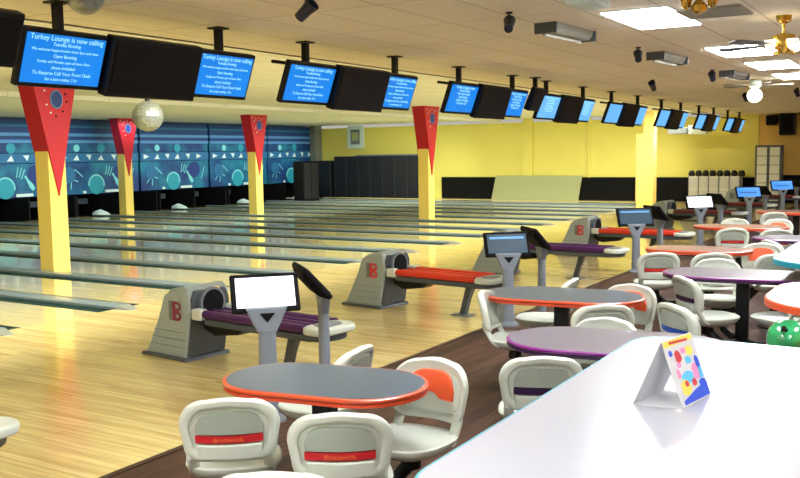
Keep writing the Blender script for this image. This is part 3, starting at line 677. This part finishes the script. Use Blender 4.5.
# bowling balls on a small rack, seen over the counter edge
e = empty('ball_rack', 'black ball rack hidden behind the white counter', 'rack', (8.13, 4.95, 0))
MB().box(-.22, .3, -.16, .2, .73, .76).build('shelf', 'black', e, bevel=.01)
for sx in (-.18, .26):
    for sy in (-.12, .16): MB().tube([(sx, sy, 0), (sx, sy, .73)], .018, 10).build('leg', 'black', e)
def bball(x, y, z, m_, lab):
    b = MB(); b.ball((0,0,0), .108, 32, 18); o = b.build('bowling_ball', m_, smooth=True); o.location = (x, y, z); tag(o, lab, 'bowling ball', 'bowling balls on the rack')
    for a in (0, 1, 2):
        n_ = Vector((-.05+.1*(a % 2) - .05, -.75, .55+.16*(a == 2))).normalized()
        q = MB().lathe([(.012,.0), (.012,.0015)], n=12, mat=Matrix.Translation(n_*.1075) @ n_.to_track_quat('Z', 'Y').to_matrix().to_4x4()); q.build('finger_hole', 'blackm', o)
bball(8.07, 5.02, .868, 'green', 'marbled green bowling ball peeking over the white counter'); bball(8.25, 4.9, .868, 'orange', 'orange bowling ball right of the green one, behind the counter')

# ------------------------------------------------------------------ ceiling objects
def ceil_light(x, y, lab, rz=0):
    e = empty('ceiling_light', lab, 'ceiling light', (x, y, ZC), rz, 'recessed ceiling light panels')
    MB().prism([(-.29,-.6), (.29,-.6), (.29,.6), (-.29,.6)], -.012, 0).build('frame', 'mwhite', e)
    MB().box(-.275, .275, -.585, .585, -.02, -.012).build('diffuser', 'lens', e)
lp = [(6.48, 8.1, 'square bright ceiling light panel, largest and nearest at the top'), (6.6, 11.4, 'bright ceiling light panel, second from the top, left of the brass fan'),
      (6.63, 13.6, 'bright ceiling light panel, third down the row'), (6.63, 15.9, 'bright ceiling light panel at the right picture edge, farthest down')]
for x, y, l in lp: ceil_light(x, y, l)
for i, (x, y) in enumerate([(6.3, 4.6), (6.2, 1.0), (6.1, -2.6), (9.6, -2.6), (9.6, 1.2), (9.6, 5.0), (9.6, 9.0), (9.6, 13.0), (9.6, 17.0), (9.6, 21.0), (9.6, 25.0), (7.4, 22.5), (7.6, 27.5), (2.6, -1.5), (3.2,-4)]):  # extra panels added out of view to light the seating area
    ceil_light(x, y, 'added ceiling light panel over the concourse, unseen outside the picture')
def tube_fix(x, y, lab):
    e = empty('strip_light', lab, 'strip light', (x, y, ZC+.004), R(-4), 'unlit grey strip lights')
    MB().prism([(-.1,0), (.1,0), (.085,-.05), (.05,-.09), (-.05,-.09), (-.085,-.05)], -.42, .42, 'Y').build('cover', 'fluo', e, bevel=.01)
    MB().box(-.11, .11, -.45, -.42, -.1, 0).build('end_cap', 'dgrey', e); MB().box(-.11, .11, .42, .45, -.1, 0).build('end_cap', 'dgrey', e)
    MB().tube([(-.04,-.4,-.1), (-.04,.4,-.1)], .018, 8).build('tube', 'capend', e, smooth=True)
tube_fix(5.62, 8.25, 'unlit grey strip light on the ceiling, nearest one, at top centre'); tube_fix(5.76, 11.35, 'unlit grey strip light on the ceiling below the brightest panel'); tube_fix(5.92, 14.6, 'unlit grey strip light on the ceiling, farthest and smallest')
def spot(x, y, rz, lab, s=1.0):
    e = empty('spotlight', lab, 'spotlight', (x, y, ZC), rz, 'small spotlights on the ceiling'); e.scale = (.62,)*3
    MB().lathe([(.05,0), (.05,-.02), (.015,-.03), (.012,-.12)], n=14).build('mount', 'black', e)
    Mx = Matrix.Translation((0, 0, -.17)) @ Matrix.Rotation(R(55), 4, 'X') @ Matrix.Scale(s, 4)
    MB().lathe([(.03,-.11), (.05,-.10), (.055,.0), (.07,.1), (.062,.1), (.05,.03)], n=18, mat=Mx).build('lamp_can', 'spot', e, smooth=True)
    MB().lathe([(.05,.03), (.05,.035)], n=18, mat=Mx).build('lens', 'navy', e)
for x, y, a, l, s in ((5.57, 7.05, 200, 'navy spotlight can on the ceiling at top centre', 1.2), (4.66, 5.45, 90, 'dark spotlight cut by the top picture edge', 1.3), (5.7, 10.3, 200, 'navy spotlight can between the two strip lights', 1.2), (4.5, 15.2, 0, 'round black spotlight above the far monitors', 1.4),
                   (5.74, 13.9, 200, 'dark spotlight beside the farthest strip light', 1.3), (5.1, 20, 0, 'small black spotlight above the farthest monitors', 1.4), (6.2, 19.2, 200, 'small dark spotlight at the right picture edge', 1.3)): spot(x, y, R(a), l, s)
MBX, MBY, MBZ = -.2, 8.45, 2.40
def mirror_ball(c, r, lab, z_top):
    e = empty('mirror_ball', lab, 'mirror ball', c, 0, 'mirror balls')
    n, k = 22, 12; b = MB()
    b.ball((0,0,0), r, n, k); b.build('ball', 'mirror', e)
    MB().lathe([(.03, r-.005), (.03, r+.04), (.01, r+.05)], n=10).build('motor_cap', 'black', e); MB().tube([(0,0,r+.03), (0,0,z_top-c[2])], .008, 6).build('rod', 'black', e)
mirror_ball((MBX, MBY, MBZ), .2, 'pale mirror ball hanging over the lanes below the big black monitor', ZL)
mirror_ball((4.35, 3.7, 2.82), .11, 'small mirror ball cut by the top picture edge above the first blue screen', ZC)
o = MB().box(-.12, .12, -.2, .2, -.07, 0).build('ceiling_vent', 'mwhite', bevel=.02); o.location = (6.36, 6.75, ZC); tag(o, 'white boxy fitting on the ceiling cut by the top picture edge', 'vent')
o = MB().box(-.28, .28, -.28, .28, -.02, 0).build('ceiling_speaker_grille', 'fluo', bevel=.01); o.location = (7.0, 8.05, ZC); tag(o, 'grey square grille in the ceiling right of the brightest panel', 'grille')
def fan(x, y, zc, lab, s=1.0, rot=0, bm='dgrey', globe=False):
    e = empty('ceiling_fan', lab, 'ceiling fan', (x, y, zc), R(rot), 'ceiling fans with lamps')
    MB().tube([(0,0,.08), (0,0,ZC-zc)], .015, 10).build('down_rod', 'brass', e, smooth=True); MB().lathe([(.07, ZC-zc), (.06, ZC-zc-.05), (.02, ZC-zc-.07)], n=16).build('canopy', 'brass', e, smooth=True)
    MB().lathe([(.02,.1), (.09,.08), (.11,.03), (.1,-.02), (.05,-.05), (.03,-.08)], n=20).build('motor', 'brass' if not globe else 'mwhite', e, smooth=True)
    for k in range(5):
        a = 2*PI*k/5; Mr = Matrix.Rotation(a, 4, 'Z') @ Matrix.Rotation(R(8), 4, 'X')
        q = MB(); q.prism([(.16,-.03), (.56*s,-.065), (.6*s,-.04), (.6*s,.04), (.56*s,.065), (.16,.03)], -.004, .004, 'Z', Mr); bl_ = q.build('blade', bm, e)
        MB().box(.08, .2, -.012, .012, -.008, .0, Mr).build('blade_arm', 'brass', bl_)
    if globe:
        MB().ball((0,0,-.17), .12, 20, 12).build('globe', 'bulb', e, smooth=True)
    else:
        for k in range(4):
            a = 2*PI*k/4+.4; c, s_ = math.cos(a), math.sin(a)
            MB().tube([(.03*c,.03*s_,-.06), (.1*c,.1*s_,-.08), (.13*c,.13*s_,-.06)], .008, 8).build('lamp_arm', 'brass', e, smooth=True)
            MB().lathe([(.012,-.0), (.035,.02), (.045,.07), (.05,.09)], (.13*c, .13*s_, -.06), 14).build('lamp_shade', 'bulb', e, smooth=True)
fan(7.47, 8.7, 2.78, 'brass ceiling fan with small lamps at the top right', 1.0, 20, 'dgrey')
e = empty('pendant_light', 'brass pendant light cut by the top picture edge right of the brightest panel', 'pendant light', (7.2, 6.7, 2.88))
MB().tube([(0,0,0), (0,0,ZC-2.86)], .014, 10).build('rod', 'brass', e, smooth=True)
MB().lathe([(.01,-.06), (.05,-.04), (.06,0), (.03,.03), (.015,.05)], n=18).build('hub', 'brass', e, smooth=True)
for s in (-1, 1): MB().lathe([(.012,0), (.03,.02), (.042,.07), (.045,.09)], (s*.09, 0, -.02), 14).build('lamp_shade', 'brass', e, smooth=True)
fan(5.92, 16.3, 2.93, 'ceiling fan with a single round white globe above the farthest monitors', 1.0, 10, 'fluo', True)

# ------------------------------------------------------------------ lighting
def area(name, loc, rot, sx, sy, power, col):
    l = bpy.data.lights.new(name, 'AREA'); l.shape = 'RECTANGLE'; l.size = sx; l.size_y = sy; l.energy = power; l.spread = R(105); l.color = col
    o = bpy.data.objects.new(name, l); COL.objects.link(o); o.location = loc; o.rotation_euler = rot; return o
# added fill lights without fixtures, brightening lanes, side wall and mural
area('fill_light', (1.5, 14, 3.1), (0, R(46), 0), .12, 36, 760, (1, 1, .88))
area('fill_light', (-7.05, 14, 3.0), (0, R(46), 0), .12, 36, 430, (.9, 1, .85))
area('fill_light', (-6, 27.0, 3.08), (R(46), 0, 0), 15, .12, 150, (1, 1, .85))
area('fill_light', (-14.0, 16, 3.05), (0, R(42), 0), .1, 32, 110, (.75, .92, 1))
w = bpy.data.worlds.new('world'); sc.world = w; w.use_nodes = True
w.node_tree.nodes['Background'].inputs[0].default_value = (.9, .88, .8, 1); w.node_tree.nodes['Background'].inputs[1].default_value = .3
sc.view_settings.view_transform = 'Standard'; sc.view_settings.look = 'None'; sc.view_settings.gamma = 1; sc.view_settings.use_curve_mapping = False
sc.view_settings.exposure = 0.8
